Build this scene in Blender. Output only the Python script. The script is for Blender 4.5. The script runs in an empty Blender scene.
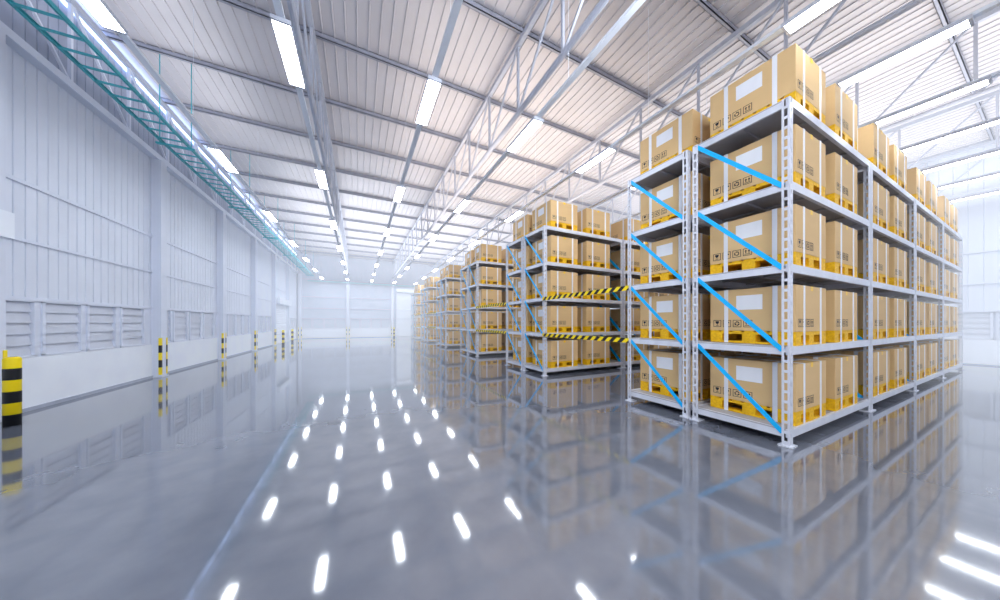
import bpy, bmesh, math, random
from mathutils import Vector, Matrix
random.seed(7)
K = 1.6                                   # metres per layout unit (1 unit = eye height)
C = bpy.context.scene.collection

# ------------------------------------------------------------------ materials
def new_mat(name):
    m = bpy.data.materials.new(name); m.use_nodes = True
    nt = m.node_tree
    return m, nt, nt.nodes['Principled BSDF']

def mat(name, col, rough=.5, metal=0., var=.06, scale=6., bump=0., bscale=60., spec=.5, emit=None, es=0., stretch=None):
    m, nt, b = new_mat(name)
    N, L = nt.nodes, nt.links
    b.inputs['Roughness'].default_value = rough
    b.inputs['Metallic'].default_value = metal
    b.inputs['Specular IOR Level'].default_value = spec
    tc = N.new('ShaderNodeTexCoord')
    src = tc.outputs['Object']
    if stretch:
        mp = N.new('ShaderNodeMapping'); mp.inputs['Scale'].default_value = stretch
        L.new(src, mp.inputs['Vector']); src = mp.outputs['Vector']
    no = N.new('ShaderNodeTexNoise'); no.inputs['Scale'].default_value = scale; no.inputs['Detail'].default_value = 3
    L.new(src, no.inputs['Vector'])
    cr = N.new('ShaderNodeValToRGB')
    cr.color_ramp.elements[0].position = .3; cr.color_ramp.elements[1].position = .7
    cr.color_ramp.elements[0].color = tuple(c*(1-var) for c in col)+(1,)
    cr.color_ramp.elements[1].color = tuple(min(1, c*(1+var)) for c in col)+(1,)
    L.new(no.outputs['Fac'], cr.inputs['Fac']); L.new(cr.outputs['Color'], b.inputs['Base Color'])
    if bump:
        n2 = N.new('ShaderNodeTexNoise'); n2.inputs['Scale'].default_value = bscale
        L.new(src, n2.inputs['Vector'])
        bp = N.new('ShaderNodeBump'); bp.inputs['Strength'].default_value = bump; bp.inputs['Distance'].default_value = .004
        L.new(n2.outputs['Fac'], bp.inputs['Height']); L.new(bp.outputs['Normal'], b.inputs['Normal'])
    if emit:
        b.inputs['Emission Color'].default_value = tuple(emit)+(1,)
        b.inputs['Emission Strength'].default_value = es
    return m

def floor_mat():
    m, nt, b = new_mat('polished_concrete'); N, L = nt.nodes, nt.links
    tc = N.new('ShaderNodeTexCoord')
    n1 = N.new('ShaderNodeTexNoise'); n1.inputs['Scale'].default_value = .55; n1.inputs['Detail'].default_value = 4; n1.inputs['Roughness'].default_value = .62
    n2 = N.new('ShaderNodeTexNoise'); n2.inputs['Scale'].default_value = 3.0; n2.inputs['Detail'].default_value = 3; n2.inputs['Roughness'].default_value = .5
    n3 = N.new('ShaderNodeTexNoise'); n3.inputs['Scale'].default_value = 14; n3.inputs['Detail'].default_value = 4
    for n in (n1, n2, n3): L.new(tc.outputs['Object'], n.inputs['Vector'])
    mx = N.new('ShaderNodeMix'); mx.data_type = 'FLOAT'; mx.inputs['Factor'].default_value = .55
    L.new(n1.outputs['Fac'], mx.inputs['A']); L.new(n2.outputs['Fac'], mx.inputs['B'])
    cr = N.new('ShaderNodeValToRGB')
    cr.color_ramp.elements[0].position = .34; cr.color_ramp.elements[0].color = FLOOR_DARK
    cr.color_ramp.elements[1].position = .66; cr.color_ramp.elements[1].color = FLOOR_LIGHT
    L.new(mx.outputs['Result'], cr.inputs['Fac']); L.new(cr.outputs['Color'], b.inputs['Base Color'])
    mr = N.new('ShaderNodeMapRange'); mr.inputs['To Min'].default_value = .055; mr.inputs['To Max'].default_value = .075
    L.new(n1.outputs['Fac'], mr.inputs['Value']); L.new(mr.outputs['Result'], b.inputs['Roughness'])
    b.inputs['Specular IOR Level'].default_value = .5
    b.inputs['IOR'].default_value = 1.8
    b.inputs['Coat Weight'].default_value = .45; b.inputs['Coat IOR'].default_value = 1.7; b.inputs['Coat Roughness'].default_value = .05
    return m

def stripe_mat(name, axis, period, slant=0.0, slant_axis=2, phase=0.0):
    """hard edged yellow / black bands running through object space"""
    m, nt, b = new_mat(name); N, L = nt.nodes, nt.links
    tc = N.new('ShaderNodeTexCoord'); sp = N.new('ShaderNodeSeparateXYZ'); L.new(tc.outputs['Object'], sp.inputs['Vector'])
    v = sp.outputs[axis]
    if slant:
        mu = N.new('ShaderNodeMath'); mu.operation = 'MULTIPLY_ADD'; mu.inputs[1].default_value = slant
        L.new(sp.outputs[slant_axis], mu.inputs[0]); L.new(v, mu.inputs[2]); v = mu.outputs[0]
    d = N.new('ShaderNodeMath'); d.operation = 'MULTIPLY_ADD'; d.inputs[1].default_value = 1/period; d.inputs[2].default_value = phase; L.new(v, d.inputs[0])
    fl = N.new('ShaderNodeMath'); fl.operation = 'FLOORED_MODULO'; fl.inputs[1].default_value = 1; L.new(d.outputs[0], fl.inputs[0])
    g = N.new('ShaderNodeMath'); g.operation = 'GREATER_THAN'; g.inputs[1].default_value = .5; L.new(fl.outputs[0], g.inputs[0])
    mx = N.new('ShaderNodeMix'); mx.data_type = 'RGBA'
    mx.inputs['A'].default_value = (1.0, .76, .0, 1); mx.inputs['B'].default_value = (.008, .009, .014, 1)
    L.new(g.outputs[0], mx.inputs['Factor']); L.new(mx.outputs['Result'], b.inputs['Base Color'])
    b.inputs['Roughness'].default_value = .45
    return m

FLOOR_DARK = (.132, .148, .190, 1); FLOOR_LIGHT = (.180, .194, .236, 1)
M = {}
M['floor'] = floor_mat()
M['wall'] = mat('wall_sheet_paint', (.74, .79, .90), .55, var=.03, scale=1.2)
M['plinth'] = mat('plinth_paint', (.85, .90, 1.0), .6, var=.03, scale=1.5)
M['frame'] = mat('white_steel_paint', (.72, .77, .89), .45, var=.02, scale=2)
M['far_sheet'] = mat('far_wall_sheet', (.60, .645, .75), .55, var=.03, scale=1.2)
M['louver'] = mat('louver_paint', (.62, .66, .76), .5, var=.04, scale=3)
M['roof'] = mat('roof_sheet', (.68, .66, .69), .42, metal=.25, var=.05, scale=.6)
M['truss'] = mat('truss_paint', (.52, .55, .64), .45, var=.05, scale=3)
M['purlin'] = mat('purlin_galvanised', (.42, .44, .53), .4, metal=.1, var=.08, scale=4)
M['rail'] = mat('light_rail_paint', (.84, .90, 1.0), .45, var=.02, scale=3)
M['teal'] = mat('teal_cable_ladder', (.07, .50, .58), .4, var=.08, scale=4)
M['pale_teal'] = mat('pale_teal_cable_ladder', (.45, .68, .74), .4, var=.05)
M['wall_shaded'] = mat('shaded_upper_wall_sheet', (.40, .45, .58), .55, var=.04, scale=1.2)  # wall sheet with shade put into its colour, sets off the lattice
M['skirt'] = mat('skirting_paint', (.40, .44, .54), .5, var=.05)
M['light'] = mat('light_diffuser', (.9, .9, .9), .5, var=0, emit=(.88, .94, 1.0), es=27.)
M['housing'] = mat('light_housing', (.6, .64, .74), .4, var=.02)
M['gap'] = mat('clerestory_daylight', (.9, .9, .95), .5, var=0, emit=(.45, .62, 1.0), es=3.5)
M['rack'] = mat('rack_grey_paint', (.68, .71, .80), .38, metal=.1, var=.05, scale=5)
M['shelf_top'] = mat('shelf_board', (.42, .42, .46), .6, var=.08, scale=5)
M['blue'] = mat('blue_brace_paint', (.0, .47, .98), .4, var=.04, scale=5)
M['carton'] = mat('cardboard', (.72, .495, .245), .75, var=.02, scale=2, stretch=(1, 1, 3), bump=.05)
M['carton2'] = mat('cardboard_flap', (.58, .41, .21), .75, var=.05, scale=4)
M['strap'] = mat('white_strap', (.82, .84, .90), .4, var=.02)
M['paper'] = mat('paper_label', (.84, .86, .92), .6, var=.02)
M['ink'] = mat('printed_ink', (.012, .014, .03), .6, var=.1)
M['yellow_tape'] = mat('yellow_tape', (.95, .60, .02), .4, var=.04)
M['pallet'] = mat('yellow_pallet', (.95, .50, .002), .6, var=.2, scale=26, bump=.3, bscale=90)
M['band'] = stripe_mat('bollard_bands', 2, .2223*K, phase=.5)
M['guard'] = stripe_mat('guard_bands', 2, .269*K, phase=-.167)
M['barrier'] = stripe_mat('barrier_stripes', 1, .225, slant=1.1)
M['dark'] = mat('dark_underside', (.20, .19, .21), .6, var=.1)

# ------------------------------------------------------------------ mesh helpers
class MB:
    def __init__(s): s.v = []; s.f = []; s.m = []
    def poly(s, pts, mi=0):
        n = len(s.v); s.v += [tuple(p) for p in pts]; s.f.append(tuple(range(n, n+len(pts)))); s.m.append(mi)
    def box(s, x0, x1, y0, y1, z0, z1, mi=0):
        if x0 > x1: x0, x1 = x1, x0
        if y0 > y1: y0, y1 = y1, y0
        if z0 > z1: z0, z1 = z1, z0
        n = len(s.v)
        s.v += [(x0,y0,z0),(x1,y0,z0),(x1,y1,z0),(x0,y1,z0),(x0,y0,z1),(x1,y0,z1),(x1,y1,z1),(x0,y1,z1)]
        for q in ((0,3,2,1),(4,5,6,7),(0,1,5,4),(1,2,6,5),(2,3,7,6),(3,0,4,7)):
            s.f.append(tuple(n+i for i in q)); s.m.append(mi)
        return s
    def bar(s, p, q, w, h, mi=0, up=(0, 0, 1)):
        p, q = Vector(p), Vector(q); d = (q-p).normalized(); u = Vector(up)
        if abs(d.dot(u)) > .99: u = Vector((1, 0, 0))
        a = d.cross(u).normalized()*w/2; b = a.cross(d).normalized()*h/2
        n = len(s.v)
        for c in (p, q):
            for sa, sb in ((-1,-1),(1,-1),(1,1),(-1,1)): s.v.append(tuple(c+a*sa+b*sb))
        for k in ((3,2,1,0),(4,5,6,7),(0,1,5,4),(1,2,6,5),(2,3,7,6),(3,0,4,7)):
            s.f.append(tuple(n+i for i in k)); s.m.append(mi)
        return s
    def tube(s, p, q, r, seg=8, mi=0):
        p, q = Vector(p), Vector(q); d = (q-p).normalized()
        u = Vector((0,0,1)) if abs(d.z) < .9 else Vector((1,0,0))
        a = d.cross(u).normalized(); b = a.cross(d)
        n = len(s.v)
        for c in (p, q):
            for i in range(seg):
                t = 2*math.pi*i/seg; s.v.append(tuple(c+a*r*math.cos(t)+b*r*math.sin(t)))
        for i in range(seg):
            j = (i+1) % seg; s.f.append((n+i, n+j, n+seg+j, n+seg+i)); s.m.append(mi)
        s.f.append(tuple(n+i for i in reversed(range(seg)))); s.m.append(mi)
        s.f.append(tuple(n+seg+i for i in range(seg))); s.m.append(mi)
        return s
    def lathe(s, prof, seg=32, mi=0):
        n = len(s.v); k = len(prof)
        for r, z in prof:
            for i in range(seg):
                t = 2*math.pi*i/seg; s.v.append((r*math.cos(t), r*math.sin(t), z))
        for a in range(k-1):
            for i in range(seg):
                j = (i+1) % seg
                s.f.append((n+a*seg+i, n+a*seg+j, n+(a+1)*seg+j, n+(a+1)*seg+i)); s.m.append(mi)
        s.f.append(tuple(n+i for i in reversed(range(seg)))); s.m.append(mi)
        s.f.append(tuple(n+(k-1)*seg+i for i in range(seg))); s.m.append(mi)
        return s
    def build(s, name, mats, parent=None, loc=(0,0,0), bevel=0, smooth=False):
        me = bpy.data.meshes.new(name)
        me.from_pydata([tuple(c*K for c in v) for v in s.v], [], s.f)
        for m in (mats if isinstance(mats, (list, tuple)) else [mats]): me.materials.append(m)
        me.polygons.foreach_set('material_index', s.m)
        if smooth: me.polygons.foreach_set('use_smooth', [True]*len(s.f))
        if bevel:
            bm = bmesh.new(); bm.from_mesh(me)
            bmesh.ops.bevel(bm, geom=bm.edges[:], offset=bevel*K, segments=2, affect='EDGES', profile=.6)
            bm.to_mesh(me); bm.free()
        me.update()
        o = bpy.data.objects.new(name, me); C.objects.link(o)
        o.location = tuple(c*K for c in loc)
        if parent: o.parent = parent
        return o

def tag(o, label, cat, group=None, kind=None):
    if label: o['label'] = label
    if cat: o['category'] = cat
    if group: o['group'] = group
    if kind: o['kind'] = kind
    return o
def thing(name, label, cat, loc=(0,0,0), group=None):
    o = bpy.data.objects.new(name, None); C.objects.link(o)
    o.location = tuple(c*K for c in loc); o.empty_display_size = .2
    return tag(o, label, cat, group)
def struct(o, label=None, cat=None):
    o['kind'] = 'structure'
    if label: o['label'] = label
    if cat: o['category'] = cat
    return o
def children(o): return CH.get(o.name, [])
CH = {}
def dup(root, loc, label, group=None):
    r = root.copy(); C.objects.link(r); r.location = tuple(c*K for c in loc); r['label'] = label
    if group: r['group'] = group
    for ch in KIDS[root.name]:
        c = ch.copy(); C.objects.link(c); c.parent = r
        for g in KIDS.get(ch.name, []):
            d = g.copy(); C.objects.link(d); d.parent = c
    return r
KIDS = {}
def register(root):
    def rec(o):
        KIDS[o.name] = [c for c in bpy.data.objects if c.parent == o]
        for c in KIDS[o.name]: rec(c)
    rec(root)

ORD = ['first', 'second', 'third', 'fourth', 'fifth', 'sixth', 'seventh', 'eighth', 'ninth', 'tenth', 'eleventh', 'twelfth',
       'thirteenth', 'fourteenth', 'fifteenth', 'sixteenth', 'seventeenth', 'eighteenth', 'nineteenth', 'twentieth']

# ------------------------------------------------------------------ layout (units of eye height)
XL, XR, YB, YF = -3.36, 13.0, -3.6, 20.92
COLY0, PIT = 7.392, 2.646
COLX = -3.227
Z_ROOF = 5.21
TRX = [-3.29, -.585, 2.112, 4.81, 7.505, 10.2, 12.9]
LX0, LXP, LZ, LY0, LYP = -1.979, 1.364, 3.656, 3.107, 2.719
RX0, RY0, BW, RD, RGAP, RD2, RPIT = 3.081, .989, 2.106, .737, .047, .748, 3.348
LEV = [.136, .804, 1.473, 2.141, 2.812]

# ------------------------------------------------------------------ setting
b = MB(); b.box(XL-.2, XR+.2, YB-.2, YF+.2, -.06, 0)
struct(b.build('floor', M['floor']))
# roof sheets with ribs running away from the camera
b = MB(); x = XL-.2
b.box(XL-.2, XR+.2, YB-.2, YF+.2, Z_ROOF, Z_ROOF+.05)
x = XL+.04
while x < XR+.1:
    n = .010
    b.poly([(x-n, YB-.1, Z_ROOF), (x-n*.5, YB-.1, Z_ROOF-.016), (x-n*.5, YF+.1, Z_ROOF-.016), (x-n, YF+.1, Z_ROOF)])
    b.poly([(x-n*.5, YB-.1, Z_ROOF-.016), (x+n*.5, YB-.1, Z_ROOF-.016), (x+n*.5, YF+.1, Z_ROOF-.016), (x-n*.5, YF+.1, Z_ROOF-.016)])
    b.poly([(x+n*.5, YB-.1, Z_ROOF-.016), (x+n, YB-.1, Z_ROOF), (x+n, YF+.1, Z_ROOF), (x+n*.5, YF+.1, Z_ROOF-.016)])
    x += .15
struct(b.build('ceiling', M['roof']))

def sheet(b, u0, u1, z0, z1, put, pitch=.131, depth=.012, gw=.006):
    """vertical sheet cladding: flat pans with V grooves. put(u, d, z) -> xyz, d = depth into the wall"""
    pts = [(u0, 0)]; u = u0+pitch*.5
    while u < u1-gw*2:
        pts += [(u-gw, 0), (u-gw*.3, depth), (u+gw*.3, depth), (u+gw, 0)]; u += pitch
    pts.append((u1, 0))
    for (a, da), (c, dc) in zip(pts, pts[1:]):
        b.poly([put(a, da, z0), put(c, dc, z0), put(c, dc, z1), put(a, da, z1)])
def hsheet(b, u0, u1, z0, z1, put, pitch=.09, depth=.01, gw=.006):
    pts = [(z0, 0)]; u = z0+pitch*.5
    while u < z1-gw*2:
        pts += [(u-gw, 0), (u-gw*.3, depth), (u+gw*.3, depth), (u+gw, 0)]; u += pitch
    pts.append((z1, 0))
    for (a, da), (c, dc) in zip(pts, pts[1:]):
        b.poly([put(u0, da, a), put(u1, da, a), put(u1, dc, c), put(u0, dc, c)])

ZP, ZL1, ZG1, ZG2, ZE = .60, 1.265, 1.915, 2.565, 3.97
# ---- left wall
pl = lambda u, d, z: (XL-d, u, z)
b = MB()
b.box(XL-.2, XL-.026, YB-.2, YF+.2, 0, Z_ROOF)                 # backing
sheet(b, YB, YF, ZL1, ZE+.02, pl, depth=.018, gw=.009)
wl = struct(b.build('wall_left', M['wall']))
b = MB(); sheet(b, YB, YF, ZE+.02, Z_ROOF, pl, depth=.018, gw=.009); b.build('upper_cladding', M['wall_shaded'], wl)  # upper sheets carry painted shade, darker than the wall below
def plinth_segments(b, segs):
    for y0, y1 in segs: b.box(XL-.04, XL+.02, y0, y1, 0, ZP)
LEFT_DOORS = {-2: (COLY0-2*PIT+.17, COLY0-PIT), 3: (COLY0+3*PIT+.17, COLY0+4*PIT)}
segs = []
for k in range(-4, 5):
    if k in LEFT_DOORS: continue
    segs.append((COLY0+k*PIT, COLY0+(k+1)*PIT))
b = MB(); plinth_segments(b, segs); b.build('plinth', M['plinth'], wl)
b = MB()
for y0, y1 in segs: b.box(XL-.03, XL+.034, y0, y1, 0, .04)
struct(b.build('baseboard_left', M['skirt']))
for z, h, w in ((ZL1, .04, .022), (ZG1, .032, .020), (ZG2, .042, .022)):
    b = MB(); b.box(XL-.02, XL+w, YB, YF, z-h/2, z+h/2); b.build('wall_rail', M['frame'], wl)
b = MB(); b.box(XL-.02, XL+.11, YB, YF, ZE, ZE+.045); b.build('eave_beam', M['frame'], wl)
b = MB(); b.box(XL+.005, XL+.02, YB+.1, YF-.2, 5.05, 5.20); b.build('clerestory_strip', M['gap'], wl)

NWIN = [0]
def louver(u0, u1, z0, z1, put, label):
    """one louvre panel: frame + overlapping blades"""
    NWIN[0] += 1
    b = MB(); n = 5; dz = (z1-z0)/n
    for i in range(n):
        a = z0+i*dz
        b.poly([put(u0, .0, a), put(u1, .0, a), put(u1, .022, a+dz), put(u0, .022, a+dz)])
        b.poly([put(u0, .024, a), put(u1, .024, a), put(u1, .0, a), put(u0, .0, a)])
        b.poly([put(u0, .002, a), put(u1, .002, a), put(u1, .002, a+.012), put(u0, .002, a+.012)])
    o = struct(b.build('window_%d' % NWIN[0], M['louver']), label, 'window')
    f = MB(); t = .035
    def slab(a0, a1, c0, c1):
        p0 = put(a0, .05, c0); p1 = put(a1, -.02, c1); f.box(p0[0], p1[0], p0[1], p1[1], c0, c1)
    slab(u0-t, u0, z0-.0, z1); slab(u1, u1+t, z0-.0, z1); slab(u0-t, u1+t, z0-.012, z0+.012); slab(u0-t, u1+t, z1-.01, z1+.01)
    f.build('window_frame', M['frame'], o)
    return o
for k in range(-4, 5):
    if k in LEFT_DOORS: continue
    for i, (a0, a1) in enumerate(((.17, .567), (.697, 1.18), (1.317, 1.785), (1.935, 2.43))):
        if k == -1 and i == 0: a0 = .07
        louver(COLY0+k*PIT+a0, COLY0+k*PIT+a1, ZP+.015, ZL1-.02, pl,
               'louvred panel in left wall, %s from column to the right, %s bay' % (ORD[i], ['nearest', 'second nearest', 'third nearest', 'fourth', 'fifth', 'sixth', 'seventh', 'eighth', 'farthest'][k+4]))

for k in range(-4, 5):
    if k in LEFT_DOORS: continue
    for a0, a1 in ((.0, .135), (.602, .662), (1.215, 1.282), (1.82, 1.90), (2.465, 2.646)):
        if a0 == 0: a0 = .0; a1 = .135 if k != -1 else .035
        b = MB(); b.box(XL-.03, XL+.004, COLY0+k*PIT+a0, COLY0+k*PIT+a1, ZP, ZL1-.018); b.build('mullion', M['frame'], wl)
def roller_door(n, put, u0, u1, h, label, hz=.26):
    b = MB()
    z = 0.0
    while z < h-.01:
        z2 = min(h, z+.085)
        b.poly([put(u0, -.03, z), put(u1, -.03, z), put(u1, -.045, (z+z2)/2), put(u0, -.045, (z+z2)/2)])
        b.poly([put(u0, -.045, (z+z2)/2), put(u1, -.045, (z+z2)/2), put(u1, -.03, z2), put(u0, -.03, z2)])
        z = z2
    o = struct(b.build('door_%d' % n, M['plinth']), label, 'door')
    f = MB(); p0 = put(u0, .02, h); p1 = put(u1, -.255, h+hz); f.box(p0[0], p1[0], p0[1], p1[1], h, h+hz)
    f.build('shutter_housing', M['plinth'], o, bevel=.004)
    for a, c in ((u0, u0+.06), (u1-.06, u1)):
        f = MB(); p0 = put(a, .02, 0); p1 = put(c, -.07, h); f.box(p0[0], p1[0], p0[1], p1[1], 0, h)
        f.build('guide_rail', M['frame'], o)
    return o
roller_door(1, pl, *LEFT_DOORS[-2], 1.84, 'white roller shutter door with boxy housing beside the near striped bollard')
roller_door(2, pl, *LEFT_DOORS[3], 1.84, 'white roller shutter door in left wall between two far striped bollards')

# ---- far wall
pf = lambda u, d, z: (u, YF+d, z)
b = MB(); b.box(XL-.2, XR+.2, YF+.03, YF+.2, 0, Z_ROOF)
hsheet(b, XL, XR, ZL1, 3.66, pf); sheet(b, XL, XR, 3.66, Z_ROOF, pf, pitch=.15)
wf = struct(b.build('wall_far', M['far_sheet']))
FARDOOR = (2.33, 4.70)
b = MB()
for x0, x1 in ((XL, FARDOOR[0]), (FARDOOR[1], XR)): b.box(x0, x1, YF-.02, YF+.04, 0, ZP)
b.build('plinth', M['plinth'], wf)
b = MB()
for x0, x1 in ((XL, FARDOOR[0]), (FARDOOR[1], XR)): b.box(x0, x1, YF-.035, YF+.04, 0, .035)
struct(b.build('baseboard_far', M['skirt']))
for z in (ZL1, ZG1-.02, ZG2+.03, 3.68):
    b = MB(); b.box(XL, XR, YF-.05, YF+.02, z-.018, z+.018); b.build('wall_rail', M['frame'], wf)
FX = [-3.29, -.62, 2.09, 4.81, 7.505, 10.2, 12.9]
for k in range(2):
    x0 = FX[k]+.09; x1 = FX[k+1]-.09; w = (x1-x0)/4
    for i in range(4):
        louver(x0+i*w+.05, x0+(i+1)*w-.05, ZP+.015, ZL1-.02, pf,
               'louvred panel in far wall, %s from the left of the %s bay' % (ORD[i], ('left', 'middle')[k]))
roller_door(3, pf, *FARDOOR, 3.1, 'tall white roller door in far wall beside the distant racks', hz=.25)

# ---- right wall
pr_ = lambda u, d, z: (XR+d, u, z)
b = MB(); b.box(XR+.03, XR+.2, YB-.2, YF+.2, 0, Z_ROOF); sheet(b, YB, YF, ZL1, Z_ROOF, pr_, pitch=.19)
wr = struct(b.build('wall_right', M['wall']))
b = MB(); b.box(XR-.02, XR+.04, YB, YF, 0, ZP); b.build('plinth', M['plinth'], wr)
b = MB(); b.box(XR-.035, XR+.04, YB, YF, 0, .03); struct(b.build('baseboard_right', M['skirt']))
for z in (ZL1, ZG1, 2.65, ZE):
    b = MB(); b.box(XR-.05, XR+.02, YB, YF, z-.02, z+.02); b.build('wall_rail', M['frame'], wr)
for i in range(8):
    y0 = -1.86+i*.65
    louver(y0+.05, y0+.60, ZP+.015, ZL1-.02, pr_, 'louvred panel in right wall beyond the racks, %s from the near end' % ORD[i])
# ---- wall behind the camera
b = MB(); b.box(XL-.2, XR+.2, YB-.2, YB, 0, Z_ROOF)
struct(b.build('wall_back', M['wall']))

# ------------------------------------------------------------------ columns
def column(name, label, loc, axis, group, guard=True):
    """axis 'x': stands against a side wall facing +x; 'y': against the far wall facing -y; '-x' right wall"""
    t = thing(name, label, 'column', loc, group)
    b = MB(); h = ZE
    if axis == 'x':
        b.box(-.13, -.006, 0, .17, 0, h); b.box(-.018, 0, -.004, .174, 0, h); b.box(-.13, -.115, -.004, .174, 0, h)
        b.build('shaft', M['frame'], t)
        f = MB(); f.box(-.14, .02, -.02, .19, 0, .02); f.build('base_plate', M['louver'], t)
        for y0, y1 in ((-.012, .022), (.150, .182)):
            if not guard: break
            g = MB()
            if y0 < 0: g.box(-.03, .006, -.012, -.006, .045, .717); g.box(.0005, .006, -.006, .022, .045, .717)
            else: g.box(-.03, .006, .176, .182, .045, .717); g.box(.0005, .006, .146, .176, .045, .717)
            g.build('corner_guard', M['guard'], t)
    elif axis == 'y':
        b.box(-.08, .08, .006, .13, 0, h); b.box(-.085, .085, -.006, .008, 0, h)
        b.build('shaft', M['frame'], t)
        f = MB(); f.box(-.10, .10, -.03, .14, 0, .02); f.build('base_plate', M['louver'], t)
        for sx in (-1, 1):
            if not guard: break
            g = MB(); g.box(sx*.055, sx*.094, -.014, -.0065, .045, .717); g.box(sx*.088, sx*.094, -.0065, .03, .045, .717)
            g.build('corner_guard', M['guard'], t)
    else:
        b.box(0, .10, 0, .17, 0, h); b.build('shaft', M['frame'], t)
        f = MB(); f.box(-.02, .10, -.02, .19, 0, .02); f.build('base_plate', M['louver'], t)
    return t
names = {-4: 'just behind the viewer', -3: 'beside the viewer'}
for k in range(-2, 5):
    lab = {-2: 'white steel column on left wall, nearest, before the shutter door', -1: 'white column at the photo\'s left edge behind the near striped bollard',
           0: 'wide white column with striped corner guards, first full column on left wall',
           1: 'second full white column along left wall, striped guards at its foot',
           2: 'third full white column along left wall, striped guards at its foot',
           3: 'fourth full white column on left wall, just before the far shutter door',
           4: 'last white column on left wall, past the far shutter door'}[k]
    column('wall_column', lab, (COLX, COLY0+k*PIT-(.075 if k == -1 else 0), 0), 'x', 'columns along the left wall', guard=(k < 4))
for k, x in enumerate(FX):
    lab = ['white corner column where left and far walls meet', 'white column in the middle of the far wall', 'white far wall column just left of the tall roller door',
           'white far wall column right of the tall roller door', 'far wall column hidden behind racks, second past the door', 'far wall column behind racks, third past the door', 'corner column where far and right walls meet'][k]
    if k == 0: x += .10
    column('wall_column', lab, (x, YF-.13, 0), 'y', 'columns along the far wall', guard=(k < 3))
for k in range(-1, 2):
    column('wall_column', 'white column on the right wall beyond the racks, %s from the near end' % ORD[k+1], (XR-.10, 2.1+k*PIT+.3, 0), '-x', 'columns along the right wall')

# ------------------------------------------------------------------ roof trusses, purlins
ZB0, ZT0 = 4.09, 5.10
TN = [3.63+1.025*i for i in range(-6, 17)]
TN = [y for y in TN if YB+.2 < y < YF-.1]
TL = ['roof truss running along above the left wall', 'roof truss on the left, straight above the left light strip row', 'middle roof truss left of the racks',
      'roof truss crossing above the rack end frames', 'roof truss above the right half of the racks, third bay', 'roof truss far right above the last rack bays', 'roof truss along the right wall']
for k, x in enumerate(TRX):
    t = thing('roof_truss', 'pale steel lattice ' + TL[k], 'truss', (x, 0, 0), 'lattice roof trusses')
    b = MB(); b.box(-.03, .03, YB, YF, ZT0-.035, ZT0+.035); b.build('top_chord', M['truss'], t)
    zb = ZB0 if 0 < k < 6 else 4.046
    b = MB()
    if 0 < k < 6: b.tube((0, YB, zb), (0, YF, zb), .034, 10)
    else: b.box(-.03, .03, YB, YF, zb-.028, zb+.028)
    b.build('bottom_chord', M['truss'] if k else M['frame'], t)
    for i, y in enumerate(TN):
        m = M['truss'] if k else M['frame']
        b = MB(); b.box(-.016, .016, y-.016, y+.016, zb, ZT0); b.build('web_post', m, t)
        if i+1 < len(TN):
            b = MB(); b.bar((0, y+.02, ZT0-.02), (0, TN[i+1]-.02, zb+.02), .026, .026, 0, (1, 0, 0)); b.build('web_diagonal', m, t)
PY = [3.489+1.367*i for i in range(-5, 13)]
# purlin pitch is half the light pitch
for i, y in enumerate([p for p in PY if YB+.1 < p < YF-.15]):
    b = MB()
    b.box(XL-.05, XR+.05, y-.022, y-.012, 5.135, Z_ROOF); b.box(XL-.05, XR+.05, y-.022, y+.022, 5.135, 5.145)
    b.box(XL-.05, XR+.05, y+.016, y+.022, 5.135, 5.155); b.box(XL-.05, XR+.05, y-.022, y+.022, Z_ROOF-.008, Z_ROOF)
    tag(b.build('roof_purlin', M['purlin']), 'steel purlin under the roof sheets, %s from the far wall' % ORD[17-i if 17-i < 20 else 19], 'purlin', 'roof purlins')

# ------------------------------------------------------------------ strip lights on rails
t = thing('ceiling_light', '', 'light', (0, 0, 0), 'ceiling strip lights')
b = MB(); b.box(-.074, .074, 0, .745, .004, .03); b.box(-.074, -.068, 0, .745, -.006, .004); b.box(.068, .074, 0, .745, -.006, .004)
b.box(-.074, .074, -.02, 0, -.008, .030); b.box(-.074, .074, .745, .765, -.008, .030)
b.build('housing', M['housing'], t)
b = MB(); b.box(-.068, .068, 0, .745, -.004, .004); b.build('diffuser', M['light'], t)
register(t)
NROW = 11
RN = ['leftmost row', 'second row from left', 'third row from left', 'fourth row from left', 'fifth row from left', 'sixth row from left', 'seventh row from left',
      'eighth row from left', 'ninth row from left', 'tenth row from left', 'eleventh row from left']
firstl = True
for r in range(NROW):
    x = LX0+r*LXP
    b = MB(); b.box(-.03, .03, YB+.02, YF-.02, .0306, .062)
    rl = tag(b.build('light_rail', M['rail'], loc=(x, 0, LZ)), 'long pale steel rail carrying the %s of strip lights' % RN[r], 'rail', 'lighting rails')
    for j in range(-2, 7):
        y = LY0+j*LYP
        lab = 'white ceiling strip light, %s nearest the viewer, %s' % ({-2: 'first', -1: 'second'}.get(j, ORD[j+2] if j+2 < 8 else 'farthest'), RN[r])
        if firstl:
            t.location = (x*K, y*K, LZ*K); t['label'] = lab; firstl = False
        else: dup(t, (x, y, LZ), lab)
# hangers from roof for rails: part of every rail
    for j in range(-1, 7):
        y = LY0+j*LYP-.6
        b = MB(); b.box(-.0015, .0015, y-.0015, y+.0015, .06, Z_ROOF-LZ); b.build('hanger', M['rail'], rl)

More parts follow.
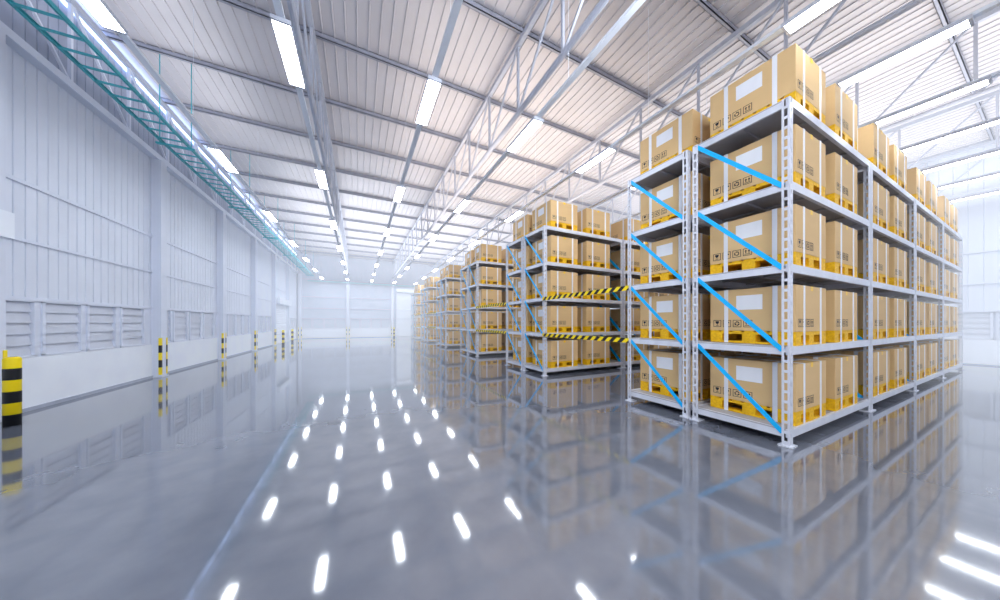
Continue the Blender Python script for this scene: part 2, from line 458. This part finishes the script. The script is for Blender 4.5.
# ------------------------------------------------------------------ teal cable ladder
TX0, TX1, TZ = -2.775, -2.455, 3.85
t = thing('cable_ladder', 'teal ladder cable tray hanging high along the left wall', 'cable tray', (0, 0, TZ))
for x in (TX0, TX1):
    b = MB(); b.box(x-.004, x+.004, YB+.2, YF-.15, -.022, .022); s = 1 if x == TX0 else -1
    b.box(x, x+s*.018, YB+.2, YF-.15, -.022, -.017); b.box(x, x+s*.018, YB+.2, YF-.15, .017, .022)
    b.build('side_rail', M['teal'], t)
y = YB+.35
n = 0
while y < YF-.2 and n < 98:
    if y > -1:
        b = MB(); b.box(TX0, TX1, y-.014, y+.014, -.018, -.004); b.build('rung', M['teal'], t); n += 1
    y += .2255
for j in range(-1, 6):
    y = 6.365+2.76*j
    b = MB(); b.box(TX0-.06, TX1+.06, y-.02, y+.02, -.048, -.022); h = b.build('trapeze_hanger', M['teal'], t)
    for x in (TX0-.02, TX1+.02):
        b = MB(); b.tube((x, y, -.03), (x, y, Z_ROOF-TZ), .006, 6); b.build('rod', M['teal'], h)
t = thing('cable_ladder', 'pale teal cable tray running along the top of the far wall', 'cable tray', (0, YF-.30, 3.56))
for y in (0, .2):
    b = MB(); b.box(TX0, XR-.3, y-.006, y+.006, -.03, .03); b.build('side_rail', M['pale_teal'], t)
for i in range(60):
    b = MB(); b.box(TX0+.1+.25*i-.012, TX0+.1+.25*i+.012, 0, .2, -.018, -.004); b.build('rung', M['pale_teal'], t)
for x in FX[1:-1]:
    b = MB(); b.box(x-.02, x+.02, -.02, .34, -.055, -.03); b.build('bracket', M['pale_teal'], t)

# ------------------------------------------------------------------ bollards
def bollard(loc, label, h=.667, r=.05):
    b = MB(); e = r*.5
    prof = [(r, 0), (r, h-e)]
    for i in range(1, 7):
        a = i/6*math.pi/2; prof.append((r-e+e*math.cos(a), h-e+e*math.sin(a)))
    b.lathe(prof, 36)
    o = b.build('safety_bollard', M['band'], loc=loc, smooth=True)
    return tag(o, label, 'bollard', 'striped bollards')
bollard((-3.01, 4.575, 0), 'stout yellow and black banded bollard at the photo\'s left edge')
bollard((-2.99, 15.5, 0), 'yellow and black bollard left of the far side shutter door')
bollard((-3.0, 17.5, 0), 'yellow and black bollard right of the far side shutter door')
bollard((2.10, 19.9, 0), 'yellow and black bollard by the tall far wall roller door')

# ------------------------------------------------------------------ racks
PW, PT = .058, .007                     # post leg width, plate thickness
def post_mesh(sx, sy, h):
    """perforated angle post; corner at origin, legs running to sx, sy"""
    b = MB(); pit = .082; n = int((h-.05)/pit)
    lx, ly = PW*sx, .050*sy
    # leg in the YZ plane (seen from the aisle): ladder of tall slots
    def leg(axis, L, hole, s):
        e = (L-hole)/2
        def bx(a0, a1, z0, z1):
            if axis == 'y': b.box(0, sx*PT, sy*a0, sy*a1, z0, z1)
            else: b.box(sx*a0, sx*a1, 0, sy*PT, z0, z1)
        bx(PT if axis == 'x' else 0, e, 0, h); bx(L-e, L, 0, h)
        for i in range(n+1):
            z0 = .02+i*pit; bx(e, L-e, z0, z0+s) if i else bx(e, L-e, 0, z0+s)
        bx(e, L-e, .02+(n+1)*pit-.0, h) if .02+(n+1)*pit < h else None
    leg('y', .050, .022, .022)
    leg('x', PW, .016, .045)
    return b
H_POST = LEV[-1]
rack = thing('pallet_rack', '', 'rack', (0, 0, 0), 'pallet rack bays')
BWI = BW-.028                           # own width of one bay unit
for sx, x in ((1, 0), (-1, BWI)):
    for sy, y in ((1, 0), (-1, RD)):
        p = post_mesh(sx, sy, H_POST).build('post', M['rack'], rack, (x, y, 0))
        b = MB(); b.box(-sx*.022, sx*.085, -sy*.018, sy*.068, 0, .010); b.build('foot_plate', M['rack'], p)
for L in LEV:
    b = MB(); e = .0085; th = .066
    x0, x1, y0, y1 = e, BWI-e, e, RD-e
    # edge beams
    b.box(PW, BWI-PW, .001, .028, L-th, L); b.box(PW, BWI-PW, RD-.028, RD-.001, L-th, L)
    b.box(.009, .030, .050, RD-.050, L-th, L); b.box(BWI-.030, BWI-.009, .050, RD-.050, L-th, L)
    b.box(e, PW, e, .028, L-th, L); b.box(BWI-PW, BWI-e, e, .028, L-th, L)
    b.box(e, PW, RD-.028, RD-e, L-th, L); b.box(BWI-PW, BWI-e, RD-.028, RD-e, L-th, L)
    # deck and two stiffening ribs below
    b.box(e, BWI-e, e, RD-e, L-.012, L-.002, 1)
    for xx in (.5, 1.0, 1.5): b.box(xx*BWI/2-.02, xx*BWI/2+.02, .028, RD-.028, L-.030, L-.012, 1)
    b.box(.028, BWI-.028, RD/2-.02, RD/2+.02, L-.034, L-.012, 1)
    s = b.build('shelf', [M['rack'], M['shelf_top']], rack)
for side, x in ((-1, .004), (1, BWI-.004)):
    for k in range(1, 5):
        b = MB(); b.bar((x, RD-.044, LEV[k]-.03), (x, .044, LEV[k-1]-.03), .036, .006, 0, (1, 0, 0))
        b.build('diagonal_brace', M['blue'], rack)
register(rack)

# --- cartons
CW, CD, CHH = .655, .640, .395
def marks(b, u0, z0, put):
    s = .068; q = .0048
    def rect(a0, a1, c0, c1): b.poly([put(a0, c0), put(a1, c0), put(a1, c1), put(a0, c1)])
    for i in range(4):
        a = u0+i*.0835; c = z0
        rect(a, a+s, c, c+q); rect(a, a+s, c+s-q, c+s); rect(a, a+q, c+q, c+s-q); rect(a+s-q, a+s, c+q, c+s-q)
        m = a+s/2
        if i == 0:      # fragile glass
            b.poly([put(m-.006, c+.030), put(m+.006, c+.030), put(m+.015, c+.042), put(m+.015, c+.057), put(m-.015, c+.057), put(m-.015, c+.042)])
            rect(m-.002, m+.002, c+.016, c+.030); rect(m-.012, m+.012, c+.012, c+.016)
        elif i == 1:    # umbrella
            b.poly([put(m-.022, c+.036)]+[put(m-.022*math.cos(t*math.pi/6), c+.036+.020*math.sin(t*math.pi/6)) for t in range(1, 6)]+[put(m+.022, c+.036)])
            rect(m-.0018, m+.0018, c+.014, c+.036); rect(m, m+.008, c+.012, c+.0155)
        elif i == 2:    # recycling loop of three bent arrows
            for t in range(3):
                a0 = t*2*math.pi/3+.3; pts = []
                for g in range(5): th = a0+g*.36; pts.append((m+.021*math.cos(th), c+.034+.021*math.sin(th)))
                for g in range(4, -1, -1): th = a0+g*.36; pts.append((m+.012*math.cos(th), c+.034+.012*math.sin(th)))
                b.poly([put(*p) for p in pts])
                th = a0+4*.36; tip = th+.45
                b.poly([put(m+.026*math.cos(th), c+.034+.026*math.sin(th)), put(m+.0165*math.cos(tip), c+.034+.0165*math.sin(tip)), put(m+.007*math.cos(th), c+.034+.007*math.sin(th))])
        else:           # this side up
            rect(m-.023, m+.023, c+.012, c+.017)
            for d in (-.012, .012):
                rect(m+d-.0035, m+d+.0035, c+.022, c+.040)
                b.poly([put(m+d-.010, c+.040), put(m+d+.010, c+.040), put(m+d, c+.056)])
E = .0012
PUT_X = lambda u, z: (-E, CD-u, z)         # aisle-side face, u measured from its left edge
PUT_Y = lambda u, z: (u, -E, z)            # long-side face
def carton_body(parent=None):
    b = MB(); b.box(0, CW, 0, CD, 0, CHH)
    o = b.build('cardboard_carton', M['carton'], parent, bevel=.004)
    return o
def strap_mesh(b, axis, a, PH, mi=0):
    w = .034; t = .0025
    # loop round carton and pallet
    if axis == 'x':   # band in the XZ plane at depth y=a (visible on the aisle-side face)
        for x0, x1 in ((-t, 0), (CW, CW+t)): b.box(x0, x1, a, a+w, -PH+.002, CHH+t, mi)
        b.box(0, CW, a, a+w, CHH, CHH+t, mi)
    else:
        for y0, y1 in ((-t, 0), (CD, CD+t)): b.box(a, a+w, y0, y1, -PH+.002, CHH+t, mi)
        b.box(a, a+w, 0, CD, CHH, CHH+t, mi)
PH = .118
def make_carton(label_on, detail=True):
    if detail:
        o = carton_body()
        for ax, a in (('x', CD-.158), ('x', .116), ('y', .145), ('y', .505)):
            b = MB(); strap_mesh(b, ax, a, PH); b.build('strap', M['strap'], o)
        b = MB(); marks(b, .030, .034, PUT_X); b.build('handling_marks', M['ink'], o)
        b = MB(); marks(b, .040, .040, PUT_Y); b.build('handling_marks', M['ink'], o)
        b = MB(); b.poly([PUT_Y(.300, CHH-.040), PUT_Y(.348, CHH-.040), PUT_Y(.348, CHH), PUT_Y(.300, CHH)])
        b.poly([(.300, -E, CHH+E), (.348, -E, CHH+E), (.348, .05, CHH+E), (.300, .05, CHH+E)])
        b.build('tape_patch', M['yellow_tape'], o)
        b = MB(); b.poly([(0, CD/2-.03, CHH+E), (CW, CD/2-.03, CHH+E), (CW, CD/2+.03, CHH+E), (0, CD/2+.03, CHH+E)]); b.build('top_seam_tape', M['carton2'], o)
        if label_on:
            b = MB(); b.poly([PUT_X(.224, .198), PUT_X(.422, .198), PUT_X(.422, .333), PUT_X(.224, .333)]); b.build('paper_label', M['paper'], o)
    else:
        b = MB(); b.box(0, CW, 0, CD, 0, CHH)
        for ax, a in (('x', CD-.158), ('x', .116), ('y', .145), ('y', .505)): strap_mesh(b, ax, a, PH, 1)
        marks_ = MB(); marks(marks_, .030, .034, PUT_X); marks(marks_, .040, .040, PUT_Y)
        for f in marks_.f: b.poly([marks_.v[i] for i in f], 2)
        b.poly([PUT_Y(.300, CHH-.040), PUT_Y(.348, CHH-.040), PUT_Y(.348, CHH), PUT_Y(.300, CHH)], 3)
        if label_on: b.poly([PUT_X(.224, .198), PUT_X(.422, .198), PUT_X(.422, .333), PUT_X(.224, .333)], 4)
        o = b.build('cardboard_carton', [M['carton'], M['strap'], M['ink'], M['yellow_tape'], M['paper']])
    register(o)
    return o
def make_pallet(detail=True):
    e = .002
    b = MB()
    b.box(e, CW-e, e, CD-e, PH-.032, PH-.013)                       # frame under the deck boards
    n = 7; w = (CD-2*e-.022*(n-1))/n
    for i in range(n): b.box(e, CW-e, e+i*(w+.022), e+i*(w+.022)+w, PH-.014, PH-.001)
    xs = ((e, .105), (CW/2-.05, CW/2+.05), (CW-.125, CW-e)); bx = ((e, .095), (CW/2-.045, CW/2+.045), (CW-.115, CW-e))
    def runner(b, i):
        for y0, y1 in ((e, .125), (CD/2-.05, CD/2+.05), (CD-.105, CD-e)):
            b.box(xs[i][0], xs[i][1], y0, y1, .019, PH-.031)
        b.box(bx[i][0], bx[i][1], e, CD-e, .001, .020)
    def cross(b, i):
        y0, y1 = ((e, .10), (CD-.10, CD-e))[i]; b.box(.09, CW-.11, y0+.001, y1-.001, .0015, .0185)
    if not detail:
        for i in range(3): runner(b, i)
        for i in range(2): cross(b, i)
        o = b.build('pallet', M['pallet'])
    else:
        o = b.build('pallet', M['pallet'])
        for i in range(3): b = MB(); runner(b, i); b.build('runner', M['pallet'], o)
        for i in range(2): b = MB(); cross(b, i); b.build('bottom_board', M['pallet'], o)
    register(o)
    return o

protoA = make_carton(True); protoB = make_carton(False)
protoFA = make_carton(True, False); protoFB = make_carton(False, False)
pal0 = make_pallet(); pal1 = make_pallet(False)
used = set()
LV = ['bottom shelf', 'second shelf up', 'third shelf up', 'fourth shelf up', 'top shelf']
BLK = ['nearest', 'second', 'third', 'fourth', 'fifth', 'farthest']
BN = ['end bay', 'second bay', 'third bay', 'fourth bay']
def place(proto, loc, label, group):
    if proto.name not in used:
        used.add(proto.name); proto.location = tuple(c*K for c in loc); tag(proto, label, proto['category'], group); return proto
    return dup(proto, loc, label, group)
for p in (protoA, protoB, protoFA, protoFB): p['category'] = 'box'
pal0['category'] = 'pallet'; pal1['category'] = 'pallet'
BAYS = {(0, 0): 4, (0, 1): 4, (1, 0): 4, (1, 1): 4, (2, 0): 2, (2, 1): 2, (3, 0): 2, (3, 1): 1, (4, 0): 2, (4, 1): 1, (5, 0): 2, (5, 1): 1}
firstr = True
for (blk, row), nb in BAYS.items():
    y0 = RY0+blk*RPIT+(0 if row == 0 else RD+RGAP+.004)
    for bay in range(nb):
        x0 = RX0+bay*BW
        rowtxt = '%s row, %s rack block' % (('front', 'back')[row], BLK[blk])
        lab = 'grey steel pallet rack, %s from the open aisle, %s' % (BN[bay].replace('end', 'first'), rowtxt)
        if firstr:
            rack.location = (x0*K, y0*K, 0); rack['label'] = lab; firstr = False; R = rack
        else: R = dup(rack, (x0, y0, 0), lab)
        for li, L in enumerate(LEV):
            for s in range(2):
                bx = x0+.165+s*.888; by = y0+.014+(.0 if row == 0 else .022)
                left = ('left', 'right')[s]
                jx = random.uniform(-.006, .006); jy = random.uniform(0, .004)
                pal = pal0 if blk <= 1 else pal1
                place(pal, (bx+jx, by+jy, L), 'yellow pallet, %s, %s one, %s, %s' % (LV[li], left, BN[bay], rowtxt), 'yellow pallets on the racks')
                first = (bay == 0 and s == 0)
                if blk <= 2: pr0 = protoA if first else protoB
                else: pr0 = protoFA if first else protoFB
                place(pr0, (bx+jx, by+jy, L+PH), 'carton%s, %s, %s one, %s, %s' % (' with white label' if first else '', LV[li], left, BN[bay], rowtxt), 'strapped cartons on the racks')

# ------------------------------------------------------------------ striped barriers across the aisles
for a in (0, 1, 3, 4):
    ya = RY0+a*RPIT+RD+RGAP+RD2; yb = RY0+(a+1)*RPIT
    for lv, w in ((1, 'lower'), (2, 'upper')):
        z = LEV[lv]-.033
        b = MB(); b.box(-.012, 0, 0, yb-ya+.06, -.030, .030)
        o = b.build('barrier_bar', M['barrier'], loc=(RX0-.008, ya-.03, z))
        tag(o, '%s black and yellow striped bar closing the aisle between %s and %s rack blocks' % (w, BLK[a], BLK[a+1]), 'barrier', 'striped aisle barriers')

# ------------------------------------------------------------------ fill lamps added for brightness, no fixtures of the hall
def area(name, loc, rot, sx, sy, power, col=(1, 1, 1)):
    d = bpy.data.lights.new(name, 'AREA'); d.shape = 'RECTANGLE'; d.size = sx*K; d.size_y = sy*K; d.energy = power; d.color = col
    o = bpy.data.objects.new(name, d); C.objects.link(o); o.location = tuple(c*K for c in loc); o.rotation_euler = rot
    return o
UP = (math.pi, 0, 0)
area('fill_up_right', (9.5, 3.0, 3.75), UP, 6.5, 9, 650, (1, .97, .95))  # added fill, whitens the ceiling on the right
area('fill_up_left', (-2.62, 5.5, 4.3), UP, 1.0, 7, 60, (.97, .97, 1))  # added fill under the left ceiling bay
area('fill_up_far', (2.5, 15.0, 3.75), UP, 10, 9, 1050, (.95, .97, 1))  # added fill for the far ceiling
def aim(name, loc, to, sx, sy, power, col):
    d = (Vector(to)-Vector(loc)).to_track_quat('-Z', 'Y').to_euler()
    return area(name, loc, d, sx, sy, power, col)
aim('fill_racks', (-.5, -2.8, 3.2), (6, 2.0, 1.6), 2.5, 2.0, 430, (1, .97, .93))  # added fill from behind the camera onto the racks
aim('fill_left_wall', (2.0, 1.0, 3.7), (-3.3, 6.0, .8), 2.0, 2.0, 170, (.88, .93, 1))  # added fill above the frame, brightens the left wall
area('fill_up_middle', (3.5, 6.5, 3.75), UP, 5, 5, 300, (1, .88, .78))  # added warm fill for the middle of the ceiling
# ------------------------------------------------------------------ world: air given its own glow to imitate distant bloom and haze
w = bpy.data.worlds.new('World'); bpy.context.scene.world = w; w.use_nodes = True
nt = w.node_tree; nt.nodes['Background'].inputs['Color'].default_value = (.6, .7, .9, 1); nt.nodes['Background'].inputs['Strength'].default_value = .2
HAZE_GLOW, HC = .017, (1.32, 1.42, 1.58)  # glow put into the air, stronger towards far and right ends
geo = nt.nodes.new('ShaderNodeNewGeometry'); sp = nt.nodes.new('ShaderNodeSeparateXYZ'); nt.links.new(geo.outputs['Position'], sp.inputs[0])
def ramp(sock, a, c, top=1.0):
    m = nt.nodes.new('ShaderNodeMapRange'); m.clamp = True
    m.inputs['From Min'].default_value = a; m.inputs['From Max'].default_value = c
    m.inputs['To Max'].default_value = top
    nt.links.new(sock, m.inputs['Value']); return m.outputs['Result']
mxh = nt.nodes.new('ShaderNodeMath'); mxh.operation = 'MAXIMUM'
nt.links.new(ramp(sp.outputs[1], 8.0, 26.0), mxh.inputs[0]); nt.links.new(ramp(sp.outputs[0], 9.0, 19.0, 2.6), mxh.inputs[1])
de = nt.nodes.new('ShaderNodeMath'); de.operation = 'MULTIPLY'; de.inputs[1].default_value = HAZE_GLOW; nt.links.new(mxh.outputs[0], de.inputs[0])
ab = nt.nodes.new('ShaderNodeVolumeAbsorption'); ab.inputs['Color'].default_value = (0, 0, 0, 1); nt.links.new(de.outputs[0], ab.inputs['Density'])
em = nt.nodes.new('ShaderNodeEmission'); em.inputs['Color'].default_value = HC+(1,); nt.links.new(de.outputs[0], em.inputs['Strength'])
ad = nt.nodes.new('ShaderNodeAddShader'); nt.links.new(ab.outputs[0], ad.inputs[0]); nt.links.new(em.outputs[0], ad.inputs[1])
nt.links.new(ad.outputs[0], nt.nodes['World Output'].inputs['Volume'])
w.cycles.volume_step_size = 5.0

# ------------------------------------------------------------------ camera
cd = bpy.data.cameras.new('Camera'); cam = bpy.data.objects.new('Camera', cd); C.objects.link(cam)
cd.sensor_width = 36; cd.lens = 36*283.136/1000; cd.shift_y = .0225; cd.clip_start = .05; cd.clip_end = 200
cam.location = (0, 0, K); cam.rotation_euler = (math.pi/2, 0, -math.radians(26.529))
sc = bpy.context.scene; sc.camera = cam
sc.view_settings.view_transform = 'Standard'; sc.view_settings.look = 'None'; sc.view_settings.exposure = 0.06
